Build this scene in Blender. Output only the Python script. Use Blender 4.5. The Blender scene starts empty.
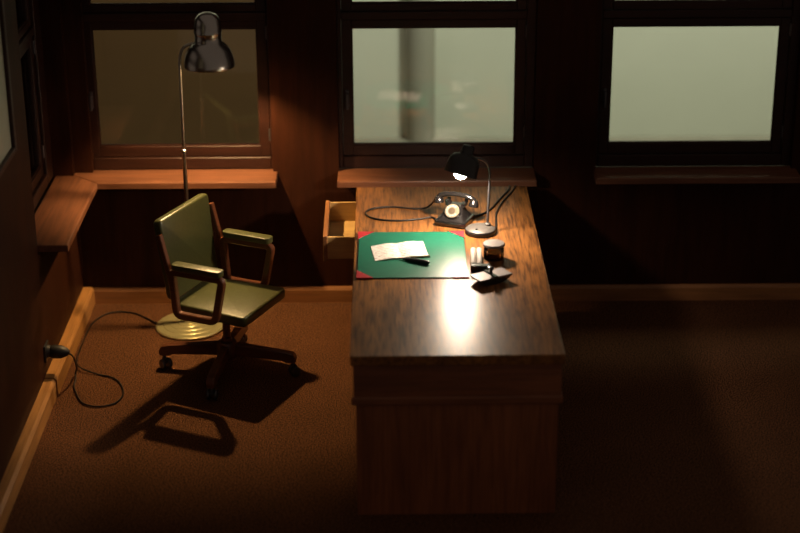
import bpy, bmesh, math, random
from mathutils import Vector, Matrix
random.seed(7)
PI = math.pi
SC = bpy.context.scene
C = SC.collection

# ------------------------------------------------------------------ camera
PITCH, ROLL, CAM_H, F_PX = 22.2, 0.35, 3.96, 1750.0
cam = bpy.data.cameras.new('camera')
cam.sensor_width = 36.0
cam.lens = F_PX * 36.0 / 800.0
cam.clip_end = 100
cam.dof.use_dof = True
cam.dof.focus_distance = 8.85
cam.dof.aperture_fstop = 0.85
cam_o = bpy.data.objects.new('camera', cam)
C.objects.link(cam_o)
cam_o.matrix_world = (Matrix.Translation((0, 0, CAM_H)) @ Matrix.Rotation(math.radians(90 - PITCH), 4, 'X')
                      @ Matrix.Rotation(math.radians(-ROLL), 4, 'Z'))
SC.camera = cam_o

# ------------------------------------------------------------------ world and light outside
w = bpy.data.worlds.new('world')
SC.world = w
w.use_nodes = True
bg = w.node_tree.nodes['Background']
bg.inputs[0].default_value = (1.0, 0.76, 0.60, 1)
bg.inputs[1].default_value = 0.088

def spot(name, loc, target, watts, col, size, blend, radius):
    l = bpy.data.lights.new(name, 'SPOT')
    l.energy = watts; l.color = col; l.spot_size = math.radians(size); l.spot_blend = blend
    l.shadow_soft_size = radius
    o = bpy.data.objects.new(name, l); C.objects.link(o)
    o.location = loc
    o.rotation_euler = (Vector(target) - Vector(loc)).to_track_quat('-Z', 'Y').to_euler()
    return o
spot('added_outside_spot', (1.9, 9.75, 4.6), (1.6, 12.0, 0.9), 760, (0.95, 1.0, 0.80), 105, 0.8, 0.25)  # unseen spot added to brighten the backdrop behind the windows
spot('added_outside_spot', (-3.0, 9.85, 4.6), (-2.8, 12.2, 0.7), 320, (1.0, 0.96, 0.78), 80, 0.8, 0.25)  # second unseen spot, added to lift the brown board and the left-side panes

FLOOR_LAMP_BULB = 6600.0     # emission of the bulb in the floor lamp
DESK_LAMP_BULB = 760.0      # emission of the bulb in the desk lamp

vs = SC.view_settings
vs.view_transform = 'Standard'; vs.look = 'None'
vs.exposure = 0.0; vs.gamma = 1.0; vs.use_curve_mapping = False

# ------------------------------------------------------------------ materials
def base_mat(name):
    m = bpy.data.materials.new(name); m.use_nodes = True
    nt = m.node_tree
    return m, nt, nt.nodes['Principled BSDF']

def plain(name, col, rough=0.5, metal=0.0, coat=0.0, var=0.12, scale=25.0, bump=0.0, spec=0.5):
    m, nt, b = base_mat(name)
    N = nt.nodes; L = nt.links
    tc = N.new('ShaderNodeTexCoord')
    nz = N.new('ShaderNodeTexNoise'); nz.inputs['Scale'].default_value = scale; nz.inputs['Detail'].default_value = 4
    L.new(tc.outputs['Object'], nz.inputs['Vector'])
    mx = N.new('ShaderNodeMix'); mx.data_type = 'RGBA'
    mx.inputs[6].default_value = (*[c * (1 - var) for c in col], 1)
    mx.inputs[7].default_value = (*[min(1, c * (1 + var)) for c in col], 1)
    L.new(nz.outputs[0], mx.inputs[0]); L.new(mx.outputs[2], b.inputs['Base Color'])
    b.inputs['Roughness'].default_value = rough
    b.inputs['Metallic'].default_value = metal
    b.inputs['Coat Weight'].default_value = coat
    b.inputs['Specular IOR Level'].default_value = spec
    if bump:
        bp = N.new('ShaderNodeBump'); bp.inputs['Strength'].default_value = bump; bp.inputs['Distance'].default_value = 0.004
        L.new(nz.outputs[0], bp.inputs['Height']); L.new(bp.outputs[0], b.inputs['Normal'])
    return m

def wood(name, dark, light, axis='Y', rough=0.4, coat=0.0, pore=0.5, fine=70.0, spec=0.5, stretch=0.05):
    m, nt, b = base_mat(name)
    N = nt.nodes; L = nt.links
    tc = N.new('ShaderNodeTexCoord')
    def stretched(scale, st, det=5):
        mp = N.new('ShaderNodeMapping')
        s = [scale] * 3; s['XYZ'.index(axis)] = scale * st
        mp.inputs['Scale'].default_value = s
        L.new(tc.outputs['Object'], mp.inputs['Vector'])
        nz = N.new('ShaderNodeTexNoise'); nz.inputs['Scale'].default_value = 1.0
        nz.inputs['Detail'].default_value = det; nz.inputs['Roughness'].default_value = 0.6
        nz.inputs['Distortion'].default_value = 0.4
        L.new(mp.outputs[0], nz.inputs['Vector'])
        return nz
    big = stretched(9.0, 0.18); fin = stretched(fine, stretch)
    r1 = N.new('ShaderNodeValToRGB')
    r1.color_ramp.elements[0].position = 0.32; r1.color_ramp.elements[1].position = 0.68
    r1.color_ramp.elements[0].color = (*[d * 0.6 + l * 0.4 for d, l in zip(dark, light)], 1)
    r1.color_ramp.elements[1].color = (*light, 1)
    L.new(big.outputs[0], r1.inputs[0])
    r2 = N.new('ShaderNodeValToRGB')
    r2.color_ramp.elements[0].position = 0.36; r2.color_ramp.elements[1].position = 0.56
    r2.color_ramp.elements[0].color = (pore, pore, pore, 1); r2.color_ramp.elements[1].color = (0, 0, 0, 1)
    L.new(fin.outputs[0], r2.inputs[0])
    mx = N.new('ShaderNodeMix'); mx.data_type = 'RGBA'
    L.new(r2.outputs[0], mx.inputs[0]); L.new(r1.outputs[0], mx.inputs[6]); mx.inputs[7].default_value = (*dark, 1)
    L.new(mx.outputs[2], b.inputs['Base Color'])
    b.inputs['Roughness'].default_value = rough
    b.inputs['Coat Weight'].default_value = coat
    b.inputs['Coat Roughness'].default_value = rough * 0.7
    b.inputs['Specular IOR Level'].default_value = spec
    bp = N.new('ShaderNodeBump'); bp.inputs['Strength'].default_value = 0.15; bp.inputs['Distance'].default_value = 0.002
    L.new(fin.outputs[0], bp.inputs['Height']); L.new(bp.outputs[0], b.inputs['Normal'])
    return m

def carpet(name):
    m, nt, b = base_mat(name)
    N = nt.nodes; L = nt.links
    tc = N.new('ShaderNodeTexCoord')
    nz = N.new('ShaderNodeTexNoise'); nz.inputs['Scale'].default_value = 150; nz.inputs['Detail'].default_value = 3
    n2 = N.new('ShaderNodeTexNoise'); n2.inputs['Scale'].default_value = 3.0; n2.inputs['Detail'].default_value = 3
    L.new(tc.outputs['Object'], nz.inputs['Vector']); L.new(tc.outputs['Object'], n2.inputs['Vector'])
    r = N.new('ShaderNodeValToRGB')
    e = r.color_ramp.elements
    e[0].position = 0.42; e[0].color = (0.030, 0.0105, 0.0045, 1)
    e[1].position = 0.60; e[1].color = (0.23, 0.098, 0.042, 1)
    L.new(nz.outputs[0], r.inputs[0])
    mx = N.new('ShaderNodeMix'); mx.data_type = 'RGBA'; mx.blend_type = 'MULTIPLY'
    mx.inputs[0].default_value = 0.35
    L.new(r.outputs[0], mx.inputs[6]); L.new(n2.outputs[0], mx.inputs[7])
    L.new(mx.outputs[2], b.inputs['Base Color'])
    b.inputs['Roughness'].default_value = 0.95; b.inputs['Specular IOR Level'].default_value = 0.1
    bp = N.new('ShaderNodeBump'); bp.inputs['Strength'].default_value = 0.7; bp.inputs['Distance'].default_value = 0.008
    L.new(nz.outputs[0], bp.inputs['Height']); L.new(bp.outputs[0], b.inputs['Normal'])
    return m

def glass(name, tint=(1, 1, 1)):
    m = bpy.data.materials.new(name); m.use_nodes = True
    nt = m.node_tree; N = nt.nodes; L = nt.links
    for n in list(N):
        if n.type != 'OUTPUT_MATERIAL': N.remove(n)
    out = [n for n in N if n.type == 'OUTPUT_MATERIAL'][0]
    t = N.new('ShaderNodeBsdfTransparent'); t.inputs[0].default_value = (*tint, 1)
    g = N.new('ShaderNodeBsdfGlossy'); g.inputs['Roughness'].default_value = 0.03
    fr = N.new('ShaderNodeFresnel'); fr.inputs[0].default_value = 1.5
    mx = N.new('ShaderNodeMixShader')
    L.new(fr.outputs[0], mx.inputs[0]); L.new(t.outputs[0], mx.inputs[1]); L.new(g.outputs[0], mx.inputs[2])
    L.new(mx.outputs[0], out.inputs[0])
    return m

def emit(name, col, strength):
    m, nt, b = base_mat(name)
    b.inputs['Base Color'].default_value = (0.9, 0.9, 0.9, 1)
    b.inputs['Emission Color'].default_value = (*col, 1)
    b.inputs['Emission Strength'].default_value = strength
    return m

def print_mat(name):
    """cream page with rows of faint reddish print; the page's local X runs along the lines"""
    m, nt, b = base_mat(name)
    N = nt.nodes; L = nt.links
    tc = N.new('ShaderNodeTexCoord')
    mp = N.new('ShaderNodeMapping'); mp.inputs['Scale'].default_value = (1, 1, 1)
    L.new(tc.outputs['Object'], mp.inputs['Vector'])
    wv = N.new('ShaderNodeTexWave'); wv.bands_direction = 'Y'; wv.inputs['Scale'].default_value = 16
    wv.inputs['Distortion'].default_value = 0.0
    L.new(mp.outputs[0], wv.inputs['Vector'])
    nz = N.new('ShaderNodeTexNoise'); nz.inputs['Scale'].default_value = 55
    L.new(tc.outputs['Object'], nz.inputs['Vector'])
    mul = N.new('ShaderNodeMath'); mul.operation = 'MULTIPLY'
    L.new(wv.outputs[1], mul.inputs[0]); L.new(nz.outputs[0], mul.inputs[1])
    r = N.new('ShaderNodeValToRGB')
    r.color_ramp.elements[0].position = 0.36; r.color_ramp.elements[0].color = (0.74, 0.71, 0.64, 1)
    r.color_ramp.elements[1].position = 0.55; r.color_ramp.elements[1].color = (0.34, 0.21, 0.20, 1)
    L.new(mul.outputs[0], r.inputs[0]); L.new(r.outputs[0], b.inputs['Base Color'])
    b.inputs['Roughness'].default_value = 0.7
    return m

M = {
 'wall': wood('wall_wood', (0.014, 0.0040, 0.0017), (0.040, 0.0118, 0.0046), 'Z', 0.55, pore=0.4, fine=45, spec=0.1),
 'frame': wood('frame_wood', (0.012, 0.0042, 0.0028), (0.036, 0.0115, 0.0065), 'X', 0.45, pore=0.4, spec=0.3),
 'sill': wood('sill_wood', (0.07, 0.026, 0.013), (0.215, 0.085, 0.042), 'X', 0.42, pore=0.55, fine=60),
 'sill_l': wood('sill_wood_left', (0.07, 0.026, 0.013), (0.215, 0.085, 0.042), 'Y', 0.42, pore=0.55, fine=60),
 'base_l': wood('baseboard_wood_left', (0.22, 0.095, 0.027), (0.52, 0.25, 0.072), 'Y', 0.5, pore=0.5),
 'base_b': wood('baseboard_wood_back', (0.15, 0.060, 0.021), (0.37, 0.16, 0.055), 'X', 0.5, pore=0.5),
 'carpet': carpet('brown_carpet'),
 'desk_top': wood('desk_top_veneer', (0.055, 0.020, 0.008), (0.35, 0.142, 0.036), 'Y', 0.35, coat=0.0, spec=0.22, pore=0.85, fine=75, stretch=0.07),
 'desk': wood('desk_veneer', (0.12, 0.036, 0.014), (0.34, 0.112, 0.042), 'Z', 0.42, pore=0.5),
 'desk_edge': wood('desk_edge_wood', (0.10, 0.032, 0.013), (0.27, 0.09, 0.035), 'X', 0.4, pore=0.5),
 'drawer': wood('drawer_wood', (0.30, 0.17, 0.06), (0.60, 0.40, 0.16), 'X', 0.5, pore=0.3),
 'drawer_face': wood('drawer_face_wood', (0.12, 0.045, 0.015), (0.33, 0.14, 0.05), 'Y', 0.42, pore=0.5),
 'glass': glass('window_glass'),
 'frosted': plain('frosted_glass', (0.46, 0.48, 0.36), 0.35, var=0.15, scale=6),
 'jar': glass('jar_glass', (0.85, 0.6, 0.35)),
 'leather': plain('green_leather', (0.055, 0.060, 0.018), 0.34, var=0.3, scale=60, bump=0.12, spec=0.6),
 'chair_wood': wood('chair_wood', (0.05, 0.014, 0.006), (0.16, 0.050, 0.019), 'X', 0.33, coat=0.3, pore=0.4),
 'chrome': plain('dark_chrome', (0.50, 0.48, 0.44), 0.27, 1.0, var=0.06, scale=8),
 'pole': plain('nickel_pole', (0.50, 0.44, 0.36), 0.28, 1.0, var=0.08),
 'brass': plain('pale_brass', (0.56, 0.52, 0.28), 0.36, 0.6, var=0.08, scale=14),
 'white_in': plain('white_enamel', (0.45, 0.42, 0.36), 0.4, var=0.03),
 'black': plain('black_enamel', (0.016, 0.016, 0.017), 0.42, var=0.2, coat=0.1),
 'bakelite': plain('black_bakelite', (0.010, 0.009, 0.009), 0.2, var=0.2, coat=0.5),
 'rubber': plain('black_rubber', (0.007, 0.006, 0.006), 0.5, var=0.2),
 'grey_metal': plain('grey_metal', (0.11, 0.10, 0.09), 0.5, 0.4, var=0.1),
 'lid_highlight': plain('lid_and_highlight_grey', (0.19, 0.165, 0.155), 0.5, 0.3, var=0.1),  # own grey of the jar lid; painted highlight on the blotter top
 'iron': plain('dark_iron', (0.10, 0.10, 0.11), 0.4, 0.8, var=0.2),
 'green': plain('green_blotter', (0.005, 0.115, 0.066), 0.40, var=0.18, scale=30, bump=0.05),
 'red': plain('red_corner', (0.42, 0.020, 0.030), 0.45, var=0.12),
 'page': print_mat('printed_page'),
 'tip_highlight': plain('tip_and_highlight_cream', (0.42, 0.37, 0.32), 0.7, var=0.04),  # pencil tip colour; painted highlight on the pen rest
 'dial': plain('ivory_dial', (0.12, 0.105, 0.075), 0.8, var=0.05, spec=0.05),
 'dial_mid': plain('tan_dial_card', (0.06, 0.045, 0.03), 0.8, var=0.1, spec=0.05),
 'hole': plain('dial_number_white', (0.25, 0.235, 0.20), 0.8, var=0.03, spec=0.05),
 'ink': plain('dark_ink', (0.02, 0.012, 0.03), 0.15, var=0.1),
 'olive': plain('olive_paint', (0.10, 0.085, 0.03), 0.4, var=0.1),
 'tip': plain('pen_gold', (0.6, 0.42, 0.18), 0.3, 0.9, var=0.1),
 'plaster': plain('pale_plaster', (0.60, 0.61, 0.50), 0.9, var=0.04, scale=3, spec=0.1),
 'brown_board': plain('brown_board', (0.115, 0.064, 0.024), 0.7, var=0.10, scale=3, spec=0.2),
 'pillar': plain('dull_pillar_paint', (0.30, 0.29, 0.23), 0.8, var=0.08, scale=4, spec=0.1),
 'yard': plain('yard_concrete', (0.30, 0.28, 0.22), 0.9, var=0.15, scale=5, spec=0.1),
 'bulb_warm': emit('warm_bulb', (1.0, 0.63, 0.27), FLOOR_LAMP_BULB),
 'bulb_white': emit('white_bulb', (1.0, 0.79, 0.60), DESK_LAMP_BULB),
}

# ------------------------------------------------------------------ helpers
def link(name, me, mats, parent=None, smooth=None):
    o = bpy.data.objects.new(name, me); C.objects.link(o)
    for m in (mats if isinstance(mats, (list, tuple)) else [mats]):
        me.materials.append(M[m])
    if parent: o.parent = parent
    if smooth is not None:
        me.polygons.foreach_set('use_smooth', [True] * len(me.polygons))
        bmx = bmesh.new(); bmx.from_mesh(me)
        for e in bmx.edges:
            e.smooth = len(e.link_faces) != 2 or e.calc_face_angle(0) < math.radians(smooth)
        bmx.to_mesh(me); bmx.free()
    return o

def done(name, bm, mats, parent=None, smooth=None):
    bmesh.ops.recalc_face_normals(bm, faces=bm.faces)
    me = bpy.data.meshes.new(name); bm.to_mesh(me); bm.free()
    return link(name, me, mats, parent, smooth)

def box(bm, x0, x1, y0, y1, z0, z1, bev=0.0, seg=1, mat=None):
    """axis-aligned box, optionally bevelled, or placed through matrix mat"""
    t = bmesh.new()
    bmesh.ops.create_cube(t, size=1.0)
    for v in t.verts:
        v.co = Vector((x0 + (v.co.x + .5) * (x1 - x0), y0 + (v.co.y + .5) * (y1 - y0), z0 + (v.co.z + .5) * (z1 - z0)))
    if bev: bmesh.ops.bevel(t, geom=t.edges[:], offset=bev, segments=seg, affect='EDGES', profile=0.5)
    if mat is not None: bmesh.ops.transform(t, matrix=mat, verts=t.verts)
    me = bpy.data.meshes.new('tmp'); t.to_mesh(me); t.free()
    bm.from_mesh(me); bpy.data.meshes.remove(me)

def boxes(name, lst, mats, parent=None, bev=0.0):
    bm = bmesh.new()
    for b in lst: box(bm, *b, bev=bev)
    return done(name, bm, mats, parent)

def lathe(bm, prof, seg=32, mat=None, mi=None):
    """revolve (r, z) profile around Z; mi gives a material index per profile step"""
    rings = []
    for r, z in prof:
        if r < 1e-6: rings.append([bm.verts.new((0, 0, z))])
        else: rings.append([bm.verts.new((r * math.cos(2 * PI * i / seg), r * math.sin(2 * PI * i / seg), z)) for i in range(seg)])
    for k in range(len(rings) - 1):
        a, b = rings[k], rings[k + 1]
        for i in range(seg):
            j = (i + 1) % seg
            if len(a) == 1 and len(b) == 1: continue
            if len(a) == 1: f = bm.faces.new((a[0], b[i], b[j]))
            elif len(b) == 1: f = bm.faces.new((a[i], a[j], b[0]))
            else: f = bm.faces.new((a[i], a[j], b[j], b[i]))
            if mi: f.material_index = mi[k]
    if mat is not None:
        vv = [v for r in rings for v in r]
        bmesh.ops.transform(bm, matrix=mat, verts=vv)

def catmull(pts, n=8):
    pts = [Vector(p) for p in pts]
    if len(pts) < 3: return pts
    P = [2 * pts[0] - pts[1]] + pts + [2 * pts[-1] - pts[-2]]
    out = []
    for i in range(1, len(P) - 2):
        for k in range(n):
            t = k / n
            a, b, c, d = P[i - 1], P[i], P[i + 1], P[i + 2]
            out.append(0.5 * ((2 * b) + (c - a) * t + (2 * a - 5 * b + 4 * c - d) * t * t + (3 * b - a - 3 * c + d) * t ** 3))
    out.append(pts[-1]); return out

def tube(bm, pts, rad, seg=8, closed=False, square=None, up=(0, 0, 1)):
    """sweep a circle (or a rectangle square=(w,h)) along pts; rad may be a list"""
    n = len(pts); pts = [Vector(p) for p in pts]; up = Vector(up); rings = []
    prev = None
    for i in range(n):
        if closed: t = (pts[(i + 1) % n] - pts[i - 1]).normalized()
        else: t = (pts[min(i + 1, n - 1)] - pts[max(i - 1, 0)]).normalized()
        u = up if abs(t.dot(up)) < 0.95 else Vector((0, 1, 0)) if abs(t.y) < .9 else Vector((1, 0, 0))
        if prev is not None: s = (prev - t * prev.dot(t)).normalized()
        else: s = t.cross(u).normalized()
        prev = s; b = s.cross(t)
        r = rad[i] if isinstance(rad, (list, tuple)) else rad
        if square:
            k = 1.0
            if closed or 0 < i < n - 1:
                d1 = (pts[i] - pts[i - 1]).normalized(); d2 = (pts[(i + 1) % n] - pts[i]).normalized()
                k = 1 / max(0.5, math.sqrt(max(0.0, (1 + d1.dot(d2)) / 2)))
            wv, hv = square[0] / 2, square[1] / 2
            c = 0.28 * min(wv, hv)
            sh = [(-wv + c, -hv), (wv - c, -hv), (wv, -hv + c), (wv, hv - c), (wv - c, hv), (-wv + c, hv), (-wv, hv - c), (-wv, -hv + c)]
            rings.append([bm.verts.new(pts[i] + s * a + b * q * k) for a, q in sh])
        else:
            rings.append([bm.verts.new(pts[i] + (s * math.cos(2 * PI * k / seg) + b * math.sin(2 * PI * k / seg)) * r) for k in range(seg)])
    m = len(rings[0])
    for i in range(n if closed else n - 1):
        a, b2 = rings[i], rings[(i + 1) % n]
        for k in range(m):
            j = (k + 1) % m
            bm.faces.new((a[k], a[j], b2[j], b2[k]))
    if not closed:
        bm.faces.new(rings[0][::-1]); bm.faces.new(rings[-1])

def prism(bm, outline, z0, z1, mat=None):
    """extrude a 2D outline (x, y) between z0 and z1"""
    lo = [bm.verts.new((x, y, z0)) for x, y in outline]; hi = [bm.verts.new((x, y, z1)) for x, y in outline]
    n = len(outline)
    bm.faces.new(lo[::-1]); bm.faces.new(hi)
    for i in range(n):
        j = (i + 1) % n; bm.faces.new((lo[i], lo[j], hi[j], hi[i]))
    if mat is not None: bmesh.ops.transform(bm, matrix=mat, verts=lo + hi)

def round_poly(pts, r, n=4):
    """round the corners of a polygon of 2D points"""
    out = []; m = len(pts)
    for i in range(m):
        p = Vector(pts[i]); a = (Vector(pts[i - 1]) - p).normalized(); b = (Vector(pts[(i + 1) % m]) - p).normalized()
        p0, p1 = p + a * r, p + b * r
        for k in range(n + 1):
            t = k / n
            out.append((1 - t) ** 2 * p0 + 2 * t * (1 - t) * p + t * t * p1)
    return out

def axis_mat(origin, zdir, xhint=(1, 0, 0)):
    z = Vector(zdir).normalized(); x = Vector(xhint); x = (x - z * x.dot(z)).normalized(); y = z.cross(x)
    m = Matrix((x, y, z)).transposed().to_4x4(); m.translation = Vector(origin)
    return m

def tag(o, label, cat, group=None):
    o['label'] = label; o['category'] = cat
    if group: o['group'] = group
    return o

def thing(name, label, cat, loc=(0, 0, 0), rz=0.0, group=None):
    o = bpy.data.objects.new(name, None); C.objects.link(o)
    o.location = loc; o.rotation_euler = (0, 0, rz); o.empty_display_size = 0.1
    return tag(o, label, cat, group)

def struct(o):
    o['kind'] = 'structure'; return o

def setting(name, loc=(0, 0, 0)):
    o = bpy.data.objects.new(name, None); C.objects.link(o); o.location = loc; o['kind'] = 'structure'
    return o

# ------------------------------------------------------------------ room shell
WX, WY = -1.80, 9.19            # inner faces of the left and the back wall
X1, Y0, ZT = 3.4, 4.6, 2.5      # how far the room goes to the right, to the front, and up
SZ0, SZ1 = 0.748, 0.783         # window sill underside and top
struct(boxes('floor', [(WX - .25, X1, Y0, WY + .25, -.08, 0)], 'carpet'))

# back wall: apron under the windows, piers between them, header above
openings = [(-1.70, -0.70), (-0.335, 0.745), (1.085, 2.175), (2.56, 3.3)]
OT = 2.3
bm = bmesh.new()
box(bm, WX - .19, X1, WY, WY + .2, 0, SZ0)
box(bm, WX - .19, X1, WY, WY + .2, OT, ZT)
xs = [WX - .19] + [v for o in openings for v in o] + [X1]
for i in range(0, len(xs), 2): box(bm, xs[i], xs[i + 1], WY, WY + .2, SZ0, OT)
struct(done('wall_back', bm, 'wall'))

# left wall: deep window by the corner (LY1..WY), a glazed light nearer the camera
LY0, LY1 = 8.09, 9.14
NY0, NY1, NZ0, NZ1 = 6.75, 7.80, 1.375, 2.3
bm = bmesh.new()
T0 = WX - .19
box(bm, T0, WX, Y0, WY, 0, SZ0)
box(bm, T0, WX, Y0, WY, OT, ZT)
box(bm, T0, WX, LY1, WY, SZ0, OT)
box(bm, T0, WX, NY1, LY0, SZ0, OT)
box(bm, T0, WX, NY0, NY1, SZ0, NZ0)
box(bm, T0, WX, Y0, NY0, SZ0, OT)
struct(done('wall_left', bm, 'wall'))

def frame_boxes(x0, x1, z0, z1, wid, y0, y1, wb=None, wt=None):
    wb = wb or wid; wt = wt or wid
    return [(x0, x0 + wid, y0, y1, z0, z1), (x1 - wid, x1, y0, y1, z0, z1),
            (x0 + wid, x1 - wid, y0, y1, z0, z0 + wb), (x0 + wid, x1 - wid, y0, y1, z1 - wt, z1)]

def window(name, x0, x1, gx0, gx1, mat=None, g_low=(0.912, 1.580), g_up=(1.712, 2.2), handle=True, dep=.17):
    """window in a wall whose face is at local y = 0; recessed frame, lower and upper sash, glass, latch, hinges"""
    w = setting(name)
    if mat is not None: w.matrix_world = mat
    yf = 0.05
    outer = [(x0, gx0 - .055, yf, dep, SZ1, OT), (gx1 + .055, x1, yf, dep, SZ1, OT),
             (gx0 - .055, gx1 + .055, yf, dep, OT - .05, OT), (gx0 - .055, gx1 + .055, yf, dep, SZ1, g_low[0] - .062)]
    boxes('window_frame', outer, 'frame', w, bev=0.004)
    zt = (g_low[1] + g_up[0]) / 2
    boxes('transom', [(gx0 - .055, gx1 + .055, yf + .005, dep - .02, zt - .022, zt + .022)], 'frame', w, bev=0.004)
    for nm, (a, b), lo, hi in (('lower_sash', g_low, .060, zt - .024 - g_low[1]), ('upper_sash', g_up, g_up[0] - zt - .024, OT - .052 - g_up[1])):
        s = boxes(nm, [(gx0 - .053, gx0, .068, .12, a - lo, b + hi), (gx1, gx1 + .053, .068, .12, a - lo, b + hi),
                       (gx0, gx1, .068, .12, a - lo, a), (gx0, gx1, .068, .12, b, b + hi)], 'frame', w, bev=0.003)
        # narrow glazing bead, then the pane
        boxes('glazing_bead', [(gx0, gx0 + .008, .074, .082, a, b), (gx1 - .008, gx1, .074, .082, a, b),
                               (gx0 + .008, gx1 - .008, .074, .082, a, a + .008), (gx0 + .008, gx1 - .008, .074, .082, b - .008, b)], 'frame', s)
        boxes('pane', [(gx0 - .004, gx1 + .004, .088, .092, a - .004, b + .004)], 'glass', s)
        if nm == 'lower_sash' and handle:
            bm = bmesh.new()
            zc = a + .27
            box(bm, gx0 - .037, gx0 - .017, .058, .069, zc - .05, zc + .05, bev=.003)
            box(bm, gx0 - .034, gx0 - .020, .036, .060, zc + .018, zc + .034, bev=.003)
            box(bm, gx0 - .035, gx0 - .019, .030, .042, zc - .055, zc + .036, bev=.004)
            done('latch', bm, 'iron', s)
            for hz in (a + .03, b - .06):
                bm = bmesh.new()
                lathe(bm, [(0, 0), (.009, 0), (.009, .07), (0, .07)], 10, Matrix.Translation((gx1 + .054, .064, hz)))
                done('hinge', bm, 'iron', s)
    return w

back = Matrix.Translation((0, WY, 0))
window('window_1', *openings[0], -1.664, -0.768, back)
window('window_2', *openings[1], -0.257, 0.640, back)
window('window_3', *openings[2], 1.158, 2.070, back)
window('window_4', *openings[3], 2.63, 3.23, back)
# left wall window: local x runs along +Y of the room, local y goes out through the wall
leftm = Matrix(((0, -1, 0, WX - .06), (1, 0, 0, 0), (0, 0, 1, 0), (0, 0, 0, 1)))
window('window_5', LY0, LY1, 8.18, 8.93, leftm, dep=.125)
# glazed light in the left wall nearer the camera
w6 = setting('window_6')
boxes('window_frame', [(WX - .12, WX + .012, NY1 - .035, NY1, NZ0, NZ1), (WX - .12, WX + .012, NY0, NY0 + .035, NZ0, NZ1),
                       (WX - .12, WX + .012, NY0 + .035, NY1 - .035, NZ0, NZ0 + .03), (WX - .12, WX + .012, NY0 + .035, NY1 - .035, NZ1 - .03, NZ1)], 'frame', w6, bev=.003)
boxes('pane', [(WX - .012, WX - .007, NY0 + .03, NY1 - .03, NZ0 + .025, NZ1 - .025)], 'frosted', w6)

# sills
def sill(name, outline, mat, m2=None):
    bm = bmesh.new(); prism(bm, outline, SZ0, SZ1)
    bmesh.ops.recalc_face_normals(bm, faces=bm.faces)
    ed = [e for e in bm.edges if e.verts[0].co.z > SZ1 - 1e-4 and e.verts[1].co.z > SZ1 - 1e-4]
    bmesh.ops.bevel(bm, geom=ed, offset=.006, segments=2, affect='EDGES', profile=.5)
    return done(name, bm, mat)
SF = 9.015
s1 = setting('trim_1')
a = sill('sill_board', [(-1.65, SF), (-0.675, SF), (-0.675, WY + .05), (WX - .1, WY + .05)], 'sill'); a.parent = s1
b = sill('sill_board', [(WX - .1, LY0), (-1.65, LY0), (-1.65, SF), (WX - .1, WY + .05)], 'sill_l'); b.parent = s1
s2 = struct(sill('trim_2', [(-0.34, SF), (0.748, SF), (0.748, WY + .05), (-0.34, WY + .05)], 'sill'))
s3 = struct(sill('trim_3', [(1.078, SF + .03), (2.20, SF + .03), (2.20, WY + .05), (1.078, WY + .05)], 'sill'))
s4 = struct(sill('trim_4', [(2.55, SF + .03), (3.31, SF + .03), (3.31, WY + .05), (2.55, WY + .05)], 'sill'))

# baseboards
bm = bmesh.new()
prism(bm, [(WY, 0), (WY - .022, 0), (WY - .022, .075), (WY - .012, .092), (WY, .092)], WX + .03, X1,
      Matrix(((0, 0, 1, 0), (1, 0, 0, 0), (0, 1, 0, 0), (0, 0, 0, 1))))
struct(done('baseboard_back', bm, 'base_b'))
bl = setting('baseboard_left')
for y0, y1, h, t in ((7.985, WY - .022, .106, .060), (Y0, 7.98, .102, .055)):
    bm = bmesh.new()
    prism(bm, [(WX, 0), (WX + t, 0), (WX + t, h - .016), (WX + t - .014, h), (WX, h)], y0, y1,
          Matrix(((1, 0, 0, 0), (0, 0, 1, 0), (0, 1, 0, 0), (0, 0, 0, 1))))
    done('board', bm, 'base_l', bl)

# ------------------------------------------------------------------ outside the windows
struct(boxes('floor_outside', [(-8, 8, WY + .25, 12.4, -.08, -.001)], 'yard'))
struct(boxes('wall_outside', [(-8, 8, 12.2, 12.4, -.001, 4.5)], 'plaster'))
p = thing('brown_screen', 'dim brown board screen outside the window behind the floor lamp', 'screen', (-1.50, 11.3, 0))
boxes('board', [(-.92, .92, -.012, .012, .06, 1.75)], 'brown_board', p)
boxes('frame', [(-.98, -.92, -.025, .025, 0, 1.81), (.92, .98, -.025, .025, 0, 1.81), (-.92, .92, -.025, .025, 1.75, 1.81)], 'brown_board', p, bev=.004)
for sx in (-1, 1): boxes('foot', [(sx * .95 - .03, sx * .95 + .03, -.2, .2, -.001, .05)], 'brown_board', p, bev=.004)
p = thing('pillar', 'dull round pillar outside behind the middle window', 'pillar', (0.155, 12.17, 0))
bm = bmesh.new(); lathe(bm, [(0, 0), (.105, 0), (.105, 2.6), (0, 2.6)], 24); done('shaft', bm, 'pillar', p, 40)

# ------------------------------------------------------------------ desk
DC, DR = (0.2355, 7.844), math.radians(0.45)
desk = thing('desk', 'long dark wooden pedestal desk with an open drawer under the middle window', 'desk', (*DC, 0), DR)
HW, HL, DT = 0.460, 1.076, 0.785       # half width, half length, height
bm = bmesh.new(); box(bm, -HW, HW, -HL, HL, DT - .046, DT, bev=.005, seg=2); done('desk_top', bm, 'desk_top', desk)
AW = HW - .012
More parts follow.
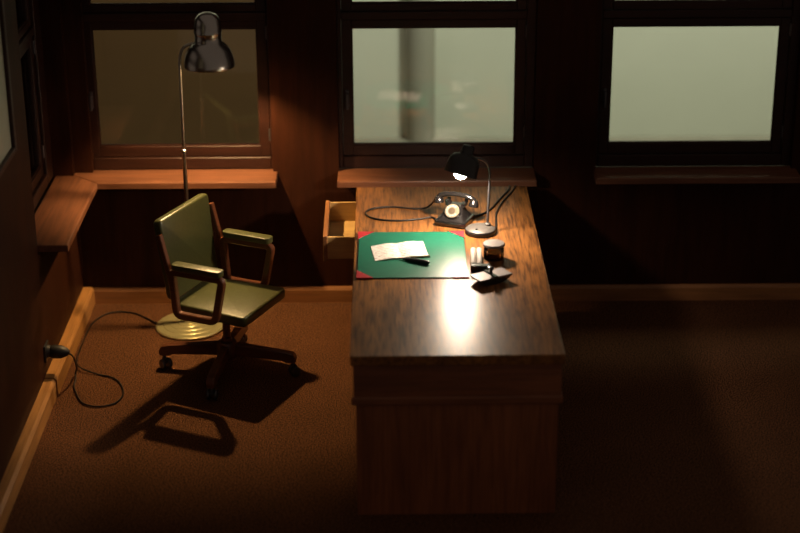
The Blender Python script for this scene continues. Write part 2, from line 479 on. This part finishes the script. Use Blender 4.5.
# apron frieze: near end, far end, right side, left rail over the knee hole
boxes('apron', [(-AW, AW, -HL + .012, -HL + .032, .586, DT - .046), (-AW, AW, HL - .032, HL - .012, .586, DT - .046),
                (AW - .02, AW, -HL + .032, HL - .032, .586, DT - .046), (-AW, -AW + .02, -.36, .36, .586, DT - .046)], 'desk_edge', desk)
LW = HW - .004
boxes('moulding', [(-LW, LW, -HL + .004, -HL + .03, .548, .586), (-LW, LW, HL - .03, HL - .004, .548, .586),
                   (LW - .026, LW, -HL + .03, HL - .03, .548, .586)], 'desk_edge', desk, bev=.006)
PW = HW - .022
boxes('end_panel', [(-PW, PW, -HL + .022, -HL + .042, 0, .548)], 'desk', desk)
boxes('end_panel', [(-PW, PW, HL - .042, HL - .022, 0, .548)], 'desk', desk)
boxes('back_panel', [(PW - .02, PW, -HL + .042, HL - .042, .03, .548)], 'desk', desk)
for s in (-1, 1):
    y_in = s * .37
    boxes('pedestal_side', [(-PW, PW - .02, min(y_in, y_in + s * .02), max(y_in, y_in + s * .02), 0, DT - .046)], 'desk', desk)
    ya, yb = sorted((s * .39, s * (HL - .042)))
    boxes('plinth', [(-PW + .02, PW - .02, ya, yb, 0, .06)], 'desk', desk)
    for k, (z0, z1) in enumerate(((.598, .722), (.335, .578), (.07, .318))):
        if s == 1 and k == 0: continue
        d = boxes('drawer', [(-PW, -PW + .02, ya + .006, yb - .006, z0, z1)], 'drawer_face', desk, bev=.003)
        bm = bmesh.new()
        lathe(bm, [(0, 0), (.006, 0), (.006, .012), (.012, .016), (.012, .024), (0, .028)], 12,
              axis_mat((-PW, (ya + yb) / 2, (z0 + z1) / 2), (-1, 0, 0)))
        done('knob', bm, 'grey_metal', d, 40)
# the drawer that is pulled out, far end of the left side
OX0, OX1, OY0, OY1 = -0.625, -0.12, 0.500, 1.028
dr = boxes('drawer', [(OX0, OX0 + .022, OY0 - .008, OY1 + .004, .590, .728)], 'drawer_face', desk, bev=.003)
boxes('drawer_box', [(OX0 + .022, OX1, OY0, OY0 + .014, .602, .720), (OX0 + .022, OX1, OY1 - .014, OY1, .602, .720),
                     (OX1 - .014, OX1, OY0 + .014, OY1 - .014, .602, .720), (OX0 + .022, OX1 - .014, OY0 + .014, OY1 - .014, .606, .614)], 'drawer', dr)
bm = bmesh.new()
lathe(bm, [(0, 0), (.006, 0), (.006, .012), (.012, .016), (.012, .024), (0, .028)], 12, axis_mat((OX0, (OY0 + OY1) / 2, .659), (-1, 0, 0)))
done('knob', bm, 'grey_metal', dr, 40)

# ------------------------------------------------------------------ desk pad, booklet, pen
TZ = DT
KD = (CAM_H - DT) / (CAM_H - .76)     # the desk items were measured for a top at 0.76
def on(x, y, z=TZ): return (x * KD, y * KD, z)
pad = thing('desk_pad', 'green desk pad with red corners lying on the desk', 'desk pad', on(0.059, 7.990), math.radians(0.4))
bm = bmesh.new(); box(bm, -.263, .263, -.300, .300, 0, .006, bev=.002); done('sheet', bm, 'green', pad)
for sx in (-1, 1):
    for sy in (-1, 1):
        bm = bmesh.new()
        o = [(sx * .266, sy * .303), (sx * .266 - sx * .078, sy * .303), (sx * .266, sy * .303 - sy * .095)]
        prism(bm, o, 0.0005, .0085); done('corner', bm, 'red', pad)
PZ = TZ + .006
bk_a = math.atan2(.064, .259)
bk = thing('booklet', 'open white booklet lying on the green desk pad', 'booklet', on(-0.003, 8.025, PZ), bk_a)
for s in (-1, 1):
    bm = bmesh.new()
    cols = 8
    top = []
    for i in range(cols + 1):
        t = i / cols; x = s * t * .133
        z = .003 + .007 * math.sin(PI * min(1, t * 1.15)) * (1 - t * .4)
        top.append((x, z))
    sk = -.0
    V = [[bm.verts.new((x + (y * .12), y, z)) for y in (-.097, .097)] for x, z in top]
    B = [[bm.verts.new((x + (y * .12), y, .0005)) for y in (-.097, .097)] for x, z in top]
    for i in range(cols):
        bm.faces.new((V[i][0], V[i + 1][0], V[i + 1][1], V[i][1])); bm.faces.new((B[i][0], B[i][1], B[i + 1][1], B[i + 1][0]))
        for e in (0, 1): bm.faces.new((V[i][e], V[i + 1][e], B[i + 1][e], B[i][e]))
    for i in (0, cols): bm.faces.new((V[i][0], V[i][1], B[i][1], B[i][0]))
    done('page', bm, 'page', bk, 50)
pen = thing('fountain_pen', 'black fountain pen lying on the green pad below the booklet', 'pen')
p0, p1 = Vector(on(-.012, 7.925, PZ + .006)), Vector(on(.142, 7.842, PZ + .0115))
pm = axis_mat(p0, p1 - p0, (0, 0, 1)); ln = (p1 - p0).length
bm = bmesh.new(); lathe(bm, [(0, .03), (.005, .03), (.0075, .055), (.009, .075), (.009, .08)], 14, pm); done('grip', bm, 'black', pen, 40)
bm = bmesh.new(); lathe(bm, [(0, .078), (.0105, .078), (.0115, ln - .03), (.0105, ln - .006), (.006, ln), (0, ln)], 14, pm); done('barrel', bm, 'black', pen, 40)
bm = bmesh.new(); lathe(bm, [(0, 0), (.0015, .004), (.004, .02), (.0045, .031), (0, .031)], 10, pm); done('nib', bm, 'tip', pen, 40)
pc = thing('pencil', 'thin olive pencil lying along the lower edge of the open booklet', 'pencil')
q0, q1 = Vector(on(.035, 7.925, PZ + .005)), Vector(on(.147, 7.948, PZ + .005))
qm = axis_mat(q0, q1 - q0, (0, 0, 1)); ln = (q1 - q0).length
bm = bmesh.new(); lathe(bm, [(0, .016), (.0048, .016), (.0048, ln), (0, ln)], 6, qm); done('shaft', bm, 'olive', pc)
bm = bmesh.new(); lathe(bm, [(0, 0), (.0048, .016), (0, .016)], 6, qm); done('tip', bm, 'tip_highlight', pc)

# ------------------------------------------------------------------ desk lamp
dl = thing('desk_lamp', 'small black gooseneck lamp, lit, standing on the desk', 'lamp', on(0.409, 8.286))
bm = bmesh.new()
lathe(bm, [(0, 0), (.075, 0), (.078, .004), (.078, .020), (.075, .025)], 36); done('base_rim', bm, 'black', dl, 40)
bm = bmesh.new()
lathe(bm, [(.0752, .0245), (.069, .029), (.055, .035), (.028, .040), (0, .041)], 36); done('base', bm, 'grey_metal', dl, 40)
bm = bmesh.new(); lathe(bm, [(.016, .028), (.016, .046), (.008, .052), (0, .052)], 16, Matrix.Translation((.036, .012, 0))); done('stem_collar', bm, 'grey_metal', dl, 40)
bm = bmesh.new(); lathe(bm, [(0, .03), (.006, .03), (.006, .043), (0, .044)], 10, Matrix.Translation((-.022, -.045, -.002))); done('switch', bm, 'black', dl, 40)
stem = catmull([(.036, .012, .04), (.039, .012, .16), (.043, .010, .27), (.040, .004, .335), (.022, -.006, .378), (-.012, -.018, .398), (-.042, -.028, .404)], 6)
bm = bmesh.new(); tube(bm, stem, .0062, 10); done('stem', bm, 'iron', dl, 60)
ax = Vector((-.050, -.046, -.153)).normalized()
top = Vector((-.060, -.014, .470))
hm = axis_mat(top, ax, (0, 1, 0))
prof_o = [(0, 0), (.022, .001), (.030, .008), (.031, .040), (.036, .046), (.060, .056), (.073, .072), (.079, .095), (.082, .136), (.086, .153)]
prof_i = [(.083, .153), (.078, .136), (.075, .095), (.069, .076), (.056, .061), (.030, .055), (0, .055)]
bm = bmesh.new(); lathe(bm, prof_o + prof_i, 36, hm, [0] * (len(prof_o)) + [1] * (len(prof_i) - 1)); done('lamp_shade', bm, ['black', 'grey_metal'], dl, 45)
bm = bmesh.new(); lathe(bm, [(0, 0), (.006, 0), (.007, .018), (0, .02)], 10, axis_mat(top + ax * .047 + Vector((-.03, -.02, .012)), -ax)); done('vent_button', bm, 'grey_metal', dl, 40)
bulb_c = top + ax * .141
bm = bmesh.new(); lathe(bm, [(0, .056), (.016, .056), (.018, .10), (.014, .114), (0, .114)], 14, hm); done('socket', bm, 'white_in', dl, 40)
bm = bmesh.new(); bmesh.ops.create_uvsphere(bm, u_segments=20, v_segments=12, radius=.035, matrix=Matrix.Translation(bulb_c)); done('bulb', bm, 'bulb_white', dl, 60)
# its cord runs to the back edge of the desk
def cable(name, pts, r, mat, parent=None, n=8, seg=6):
    bm = bmesh.new(); tube(bm, catmull(pts, n), r, seg); return done(name, bm, mat, parent, 60)
L0 = Vector(on(0.409, 8.286))
cable('cord', [Vector(on(*q)) - L0 for q in [(.488, 8.32, TZ + .008), (.495, 8.40, TZ + .0055), (.505, 8.56, TZ + .0055), (.545, 8.72, TZ + .0055), (.60, 8.87, TZ + .0055), (.618, 8.93, TZ + .0055), (.63, 8.982, TZ + .0055)]], .005, 'rubber', dl)

# ------------------------------------------------------------------ telephone
ph = thing('telephone', 'black rotary dial telephone beside the desk lamp', 'telephone', on(0.283, 8.433), math.radians(-21))
ph.scale = (1, 1, .93)
# local: x to its right side, -y to its front
bm = bmesh.new(); box(bm, -.083, .083, -.080, .080, .006, .036, bev=.007, seg=2)
for sx in (-1, 1):
    for sy in (-1, 1): box(bm, sx * .065 - .01, sx * .065 + .01, sy * .06 - .01, sy * .06 + .01, 0, .008)
done('base', bm, 'bakelite', ph, 35)
def loft(bm, secs):
    """secs: list of (z, x half width, y front, y back), rounded rectangles joined upward"""
    rings = []
    for z, hx, yf, yb in secs:
        r = min(.016, hx * .4, (yb - yf) * .4)
        ring = round_poly([(-hx, yf), (hx, yf), (hx, yb), (-hx, yb)], r, 3)
        rings.append([bm.verts.new((q.x, q.y, z)) for q in ring])
    n = len(rings[0])
    for a, b in zip(rings, rings[1:]):
        for i in range(n): bm.faces.new((a[i], a[(i + 1) % n], b[(i + 1) % n], b[i]))
    bm.faces.new(rings[0][::-1]); bm.faces.new(rings[-1])
bm = bmesh.new(); loft(bm, [(.034, .074, -.072, .072), (.042, .066, -.062, .066), (.066, .050, -.036, .056), (.092, .041, -.008, .050), (.104, .040, .004, .048)])
done('body', bm, 'bakelite', ph, 40)
for sx in (-1, 1):
    bm = bmesh.new()
    box(bm, sx * .042 - .012, sx * .042 + .012, .004, .048, .092, .112, bev=.004)
    for yy in (.006, .046): box(bm, sx * .046 - .009, sx * .046 + .009, yy - .005, yy + .005, .108, .130, bev=.003)
    done('cradle', bm, 'bakelite', ph)
dm = axis_mat((0, -.034, .080), (0, -.80, .60), (1, 0, 0))
bm = bmesh.new(); lathe(bm, [(.043, -.018), (.045, .002), (.042, .006), (0, .006)], 28, dm); done('dial_mount', bm, 'bakelite', ph, 40)
dial = None
bm = bmesh.new(); lathe(bm, [(.038, .006), (.0385, .009), (.036, .0105), (0, .0105)], 30, dm); dial = done('dial', bm, 'dial', ph, 40)
bm = bmesh.new(); lathe(bm, [(.017, .0104), (.017, .012), (.015, .0128), (0, .0128)], 20, dm); done('dial_centre', bm, 'dial_mid', dial, 40)
hole_me = None
for k in range(10):
    a = math.radians(60 + k * 29)
    if hole_me is None:
        bm = bmesh.new(); lathe(bm, [(.0062, 0), (.0062, .0009), (.0048, .0009), (.0046, .0004), (0, .0004)], 10)
        h = done('finger_hole', bm, 'hole', dial); hole_me = h.data
    else:
        h = bpy.data.objects.new('finger_hole', hole_me); C.objects.link(h); h.parent = dial
    h.matrix_local = dm @ Matrix.Translation((.0275 * math.cos(a), .0275 * math.sin(a), .0105))
# handset: arched grip with a cup at each end
hs = [(-.098, 0, .118), (-.086, 0, .140), (-.050, 0, .154), (0, 0, .158), (.050, 0, .154), (.086, 0, .140), (.098, 0, .118)]
hp = [Vector(q) + Vector((0, .026, 0)) for q in catmull(hs, 5)]
bm = bmesh.new(); tube(bm, hp, [.0125 + .003 * abs(2 * i / (len(hp) - 1) - 1) for i in range(len(hp))], 12, up=(0, 1, 0)); hand = done('handset', bm, 'bakelite', ph, 50)
for sx in (-1, 1):
    m = axis_mat((sx * .096, .026, .126), (sx * -.12, -.22, -1), (0, 1, 0))
    bm = bmesh.new(); lathe(bm, [(0, -.012), (.016, -.008), (.024, .008), (.027, .022), (.026, .028), (0, .030)], 20, m); done('cup', bm, 'bakelite', hand, 40)
P0 = Vector(on(0.283, 8.433)); Rm = Matrix.Rotation(math.radians(21), 4, 'Z')
def toph(q): return Rm @ (Vector(on(*q)) - P0)
end = (-.098, .026, .10)
loopw = [(.195, 8.44, TZ + .012), (.165, 8.50, TZ + .006), (.10, 8.475, TZ + .006), (0.0, 8.455, TZ + .006), (-.09, 8.468, TZ + .006), (-.155, 8.51, TZ + .006), (-.178, 8.58, TZ + .006), (-.135, 8.64, TZ + .006), (-.04, 8.66, TZ + .006), (.06, 8.635, TZ + .006), (.125, 8.62, TZ + .012), (.158, 8.58, TZ + .045)]
cable('handset_cord', [toph(q) for q in loopw] + [Vector((-.125, .05, .10)), Vector((-.112, .032, .128)), Vector((-.100, .026, .128))], .0052, 'rubber', ph)
cable('line_cord', [toph(q) for q in [(.33, 8.48, TZ + .02), (.40, 8.52, TZ + .006), (.47, 8.60, TZ + .006), (.53, 8.76, TZ + .006), (.585, 8.90, TZ + .006), (.595, 8.94, TZ + .006), (.60, 8.982, TZ + .006)]], .0055, 'rubber', ph)

# ------------------------------------------------------------------ ink jar, pen rest, rocker blotter
jar = thing('ink_jar', 'round glass ink jar with a grey lid near the desk lamp base', 'jar', on(0.459, 7.945))
bm = bmesh.new(); lathe(bm, [(0, 0), (.046, 0), (.050, .006), (.050, .050), (.044, .060), (.040, .064), (.037, .060), (.044, .048), (.044, .010), (0, .008)], 28); done('glass_body', bm, 'jar', jar, 40)
bm = bmesh.new(); lathe(bm, [(0, .0085), (.0435, .0105), (.0435, .032), (0, .032)], 28); done('ink', bm, 'ink', jar, 40)
bm = bmesh.new(); lathe(bm, [(0, .0645), (.050, .0645), (.054, .068), (.054, .075), (.050, .079), (0, .081)], 32); done('lid', bm, 'lid_highlight', jar, 40)
pr = thing('pen_rest', 'small black stand with two pale rolls painting its glossy highlights, in front of the ink jar', 'pen rest', on(0.376, 7.878), math.radians(-2))
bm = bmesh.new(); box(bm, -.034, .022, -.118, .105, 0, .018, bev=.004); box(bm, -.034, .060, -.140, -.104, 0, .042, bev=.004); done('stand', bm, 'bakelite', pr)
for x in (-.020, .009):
    bm = bmesh.new(); lathe(bm, [(0, 0), (.0115, 0), (.0135, .004), (.0135, .196), (.0115, .20), (0, .20)], 16, axis_mat((x, -.099, .031), (0, 1, 0), (0, 0, 1))); done('highlight_roll', bm, 'tip_highlight', pr, 40)  # pale colour stands in for glossy highlights on the black stand
rb = thing('rocker_blotter', 'black rocker blotter with a painted highlight on its top and black knob at the pad corner', 'blotter', on(0.430, 7.650), math.radians(31))
bm = bmesh.new()
arc = [(.118 * math.sin(t), .0855 - .0855 * math.cos(t)) for t in [math.radians(-50 + 100 * i / 16) for i in range(17)]]
zt = arc[0][1]
prism(bm, [(x, z) for x, z in arc], -.045, .045, Matrix(((1, 0, 0, 0), (0, 0, 1, 0), (0, 1, 0, 0), (0, 0, 0, 1)))); done('rocker', bm, 'bakelite', rb)
bm = bmesh.new(); box(bm, -.092, .092, -.046, .046, zt - .0, zt + .006, bev=.002); done('highlight_plate', bm, 'lid_highlight', rb)  # pale grey paints the gloss of the black blotter top
bm = bmesh.new(); box(bm, -.011, .011, -.050, .050, zt + .002, zt + .011, bev=.003); done('strap', bm, 'bakelite', rb)
bm = bmesh.new(); lathe(bm, [(0, 0), (.008, 0), (.007, .012), (.014, .022), (.013, .032), (0, .036)], 18, Matrix.Translation((0, 0, zt + .009))); done('knob', bm, 'bakelite', rb, 40)

# ------------------------------------------------------------------ swivel chair
ch = thing('swivel_chair', 'green leather swivel armchair with wooden arms facing the desk', 'chair', (-0.90, 8.266, 0), math.radians(-25))
def cushion(bm, outline, z0, z1, r, mat=None):
    t = bmesh.new(); prism(t, outline, z0, z1); bmesh.ops.recalc_face_normals(t, faces=t.faces)
    ed = [e for e in t.edges if abs(e.verts[0].co.z - e.verts[1].co.z) < 1e-5]
    bmesh.ops.bevel(t, geom=ed, offset=r, segments=3, affect='EDGES', profile=.5)
    if mat is not None: bmesh.ops.transform(t, matrix=mat, verts=t.verts)
    me = bpy.data.meshes.new('tmp'); t.to_mesh(me); t.free(); bm.from_mesh(me); bpy.data.meshes.remove(me)
bm = bmesh.new()
cushion(bm, [tuple(q) for q in round_poly([(-.205, -.195), (.240, -.222), (.240, .222), (-.205, .195)], .03)], .378, .434, .012)
done('seat', bm, 'leather', ch, 50)
# backrest: outline in (lateral, along the slope), thickness toward the front
slope = Vector((-.052, 0, .43)).normalized()
bmat = Matrix(((0, slope.x, slope.z, -.180), (1, 0, 0, 0), (0, slope.z, -slope.x, .455), (0, 0, 0, 1)))
bm = bmesh.new()
cushion(bm, [tuple(q) for q in round_poly([(-.220, 0), (.220, 0), (.236, .432), (-.236, .432)], .03)], -.030, .018, .012, bmat)
done('backrest', bm, 'leather', ch, 50)
for s in (-1, 1):
    loop = round_poly([(-.150, .636), (.142, .636), (.092, .402), (-.132, .402)], .03, 4)
    bm = bmesh.new(); tube(bm, [(q.x, s * .252, q.y) for q in loop], 0, closed=True, square=(.036, .034), up=(0, 1, 0))
    af = done('arm_frame', bm, 'chair_wood', ch, 40)
    bm = bmesh.new(); tube(bm, [Vector((-.130, s * .250, .43)), Vector((-.158, s * .252, .60)), Vector((-.172, s * .252, .66)), Vector((-.212, s * .252, .82))], 0, square=(.026, .030), up=(0, 1, 0))
    done('back_post', bm, 'chair_wood', ch, 40)
    bm = bmesh.new()
    cushion(bm, [tuple(q) for q in round_poly([(-.140, s * .252 - .031), (.142, s * .252 - .031), (.142, s * .252 + .031), (-.140, s * .252 + .031)], .024)], .653, .684, .004)
    done('arm_pad', bm, 'leather', ch, 50)
bm = bmesh.new(); box(bm, -.12, .12, -.12, .12, .345, .379, bev=.006); lathe(bm, [(0, .30), (.035, .30), (.035, .35), (0, .35)], 20); done('seat_plate', bm, 'iron', ch)
bm = bmesh.new(); lathe(bm, [(0, .07), (.026, .07), (.026, .20), (.020, .205), (.020, .305), (0, .305)], 20); done('column', bm, 'chair_wood', ch, 40)
bm = bmesh.new(); lathe(bm, [(0, .085), (.050, .085), (.056, .097), (.056, .165), (.045, .178), (0, .178)], 24); done('hub', bm, 'chair_wood', ch, 40)
for k in range(4):
    a = math.radians(16 + 90 * k); ca, sa = math.cos(a), math.sin(a)
    Rk = Matrix.Rotation(a, 4, 'Z')
    bm = bmesh.new()
    o = [(.045, .100), (.29, .088), (.312, .078), (.362, .076), (.368, .100), (.352, .128), (.31, .138), (.045, .168)]
    prism(bm, o, -.021, .021, Rk @ Matrix(((1, 0, 0, 0), (0, 0, 1, 0), (0, 1, 0, 0), (0, 0, 0, 1))))
    bmesh.ops.recalc_face_normals(bm, faces=bm.faces)
    bmesh.ops.bevel(bm, geom=bm.edges[:], offset=.005, segments=2, affect='EDGES', profile=.5)
    lg = done('leg', bm, 'chair_wood', ch)
    bm = bmesh.new()
    cm = Rk @ Matrix.Translation((.342, 0, 0)) @ Matrix.Rotation(math.radians(35 + 50 * k), 4, 'Z')
    lathe(bm, [(0, .055), (.010, .055), (.010, .08), (0, .08)], 10, cm)
    box(bm, -.012, .022, -.010, .010, .030, .062, bev=.003, mat=cm)
    for sy in (-1, 1):
        lathe(bm, [(0, -.007), (.025, -.008), (.028, -.003), (.028, .003), (.025, .008), (0, .007)], 16,
              cm @ axis_mat((.012, sy * .019, .028), (0, 1, 0), (1, 0, 0)))
    done('caster', bm, 'iron', lg, 40)

# ------------------------------------------------------------------ floor lamp
fl = thing('floor_lamp', 'tall chrome floor lamp with bell shade standing behind the chair', 'lamp', (-1.160, 8.84, 0))
bm = bmesh.new()
lathe(bm, [(0, 0), (.186, 0), (.191, .005), (.191, .012), (.184, .018), (.150, .020), (.146, .023), (.112, .025), (.108, .028), (.070, .030), (.066, .033), (.030, .036), (.022, .052), (.014, .058), (0, .058)], 48)
done('base', bm, 'brass', fl, 30)
px = .016
bm = bmesh.new(); tube(bm, [(px - .012, -.005, .05), (px, -.01, .5), (px + .002, -.015, 1.02)], .0115, 12); done('lower_pole', bm, 'pole', fl, 60)
bm = bmesh.new(); lathe(bm, [(.010, 0), (.0155, .003), (.0155, .018), (.008, .024)], 14, Matrix.Translation((px + .002, -.015, 1.015))); done('joint', bm, 'chrome', fl, 40)
bm = bmesh.new()
tube(bm, catmull([(px + .002, -.015, 1.02), (px + .004, -.02, 1.25), (px + .006, -.022, 1.44), (px + .008, -.022, 1.535), (px + .03, -.02, 1.592), (px + .075, -.015, 1.612), (px + .11, -.012, 1.612)], 6), .0075, 12)
done('upper_pole', bm, 'pole', fl, 60)
hx, hy = .176, -.025
HM = Matrix.Translation((hx, hy, 0))
po = [(.131, 1.494), (.133, 1.498), (.130, 1.523), (.123, 1.553), (.110, 1.584), (.090, 1.609), (.074, 1.620), (.070, 1.627), (.070, 1.668), (.073, 1.672), (.073, 1.680), (.070, 1.684), (.070, 1.715), (.063, 1.748), (.046, 1.768), (.022, 1.778), (0, 1.780)]
pi_ = [(0, 1.668), (.050, 1.665), (.060, 1.640), (.066, 1.622), (.100, 1.586), (.117, 1.553), (.126, 1.523), (.128, 1.495), (.131, 1.494)]
bm = bmesh.new(); lathe(bm, po, 40, HM); lathe(bm, pi_, 40, HM, [1] * 8)
bmesh.ops.remove_doubles(bm, verts=bm.verts, dist=1e-5)
done('lamp_shade', bm, ['chrome', 'grey_metal'], fl, 40)
bm = bmesh.new(); lathe(bm, [(0, 1.667), (.018, 1.667), (.018, 1.634), (.012, 1.628), (0, 1.628)], 14, HM); done('socket', bm, 'white_in', fl, 40)
bm = bmesh.new(); bmesh.ops.create_uvsphere(bm, u_segments=18, v_segments=12, radius=.021, matrix=HM @ Matrix.Translation((0, 0, 1.612))); done('bulb', bm, 'bulb_warm', fl, 60)

# ------------------------------------------------------------------ cord, plug, socket on the left wall
so = thing('wall_socket', 'small black socket on the left wall above the baseboard', 'socket', (WX, 8.05, .222))
boxes('plate', [(0, .012, -.045, .045, -.045, .045)], 'black', so, bev=.003)
bm = bmesh.new(); lathe(bm, [(0, .010), (.034, .010), (.036, .014), (.032, .028), (0, .026)], 20, axis_mat((0, 0, 0), (1, 0, 0), (0, 1, 0))); done('rosette', bm, 'black', so, 40)
pc = thing('power_cord', 'black plug and thin cord looping over the carpet by the left wall', 'cord', (WX + .026, 8.05, .222))
bm = bmesh.new(); lathe(bm, [(0, .003), (.032, .003), (.036, .015), (.034, .055), (.022, .084), (.009, .098), (0, .098)], 18, axis_mat((0, 0, 0), (1, 0, -.05), (0, 1, 0))); done('plug', bm, 'rubber', pc, 40)
Q0 = Vector((WX + .026, 8.05, .222))
cp = [(-1.69, 8.05, .214), (-1.665, 8.06, .19), (-1.665, 8.13, .10), (-1.69, 8.22, .02), (-1.682, 8.16, .007), (-1.675, 8.08, .007), (-1.63, 7.95, .007), (-1.585, 7.88, .007), (-1.51, 7.855, .007),
      (-1.44, 7.89, .007), (-1.412, 7.97, .007), (-1.43, 8.08, .007), (-1.485, 8.18, .007), (-1.58, 8.23, .007), (-1.67, 8.28, .018), (-1.715, 8.40, .006), (-1.722, 8.65, .006), (-1.71, 8.88, .006),
      (-1.64, 9.02, .006), (-1.52, 9.03, .006), (-1.42, 8.95, .006), (-1.353, 8.87, .010)]
cable('cord', [Vector(q) - Q0 for q in cp], .0045, 'rubber', pc)
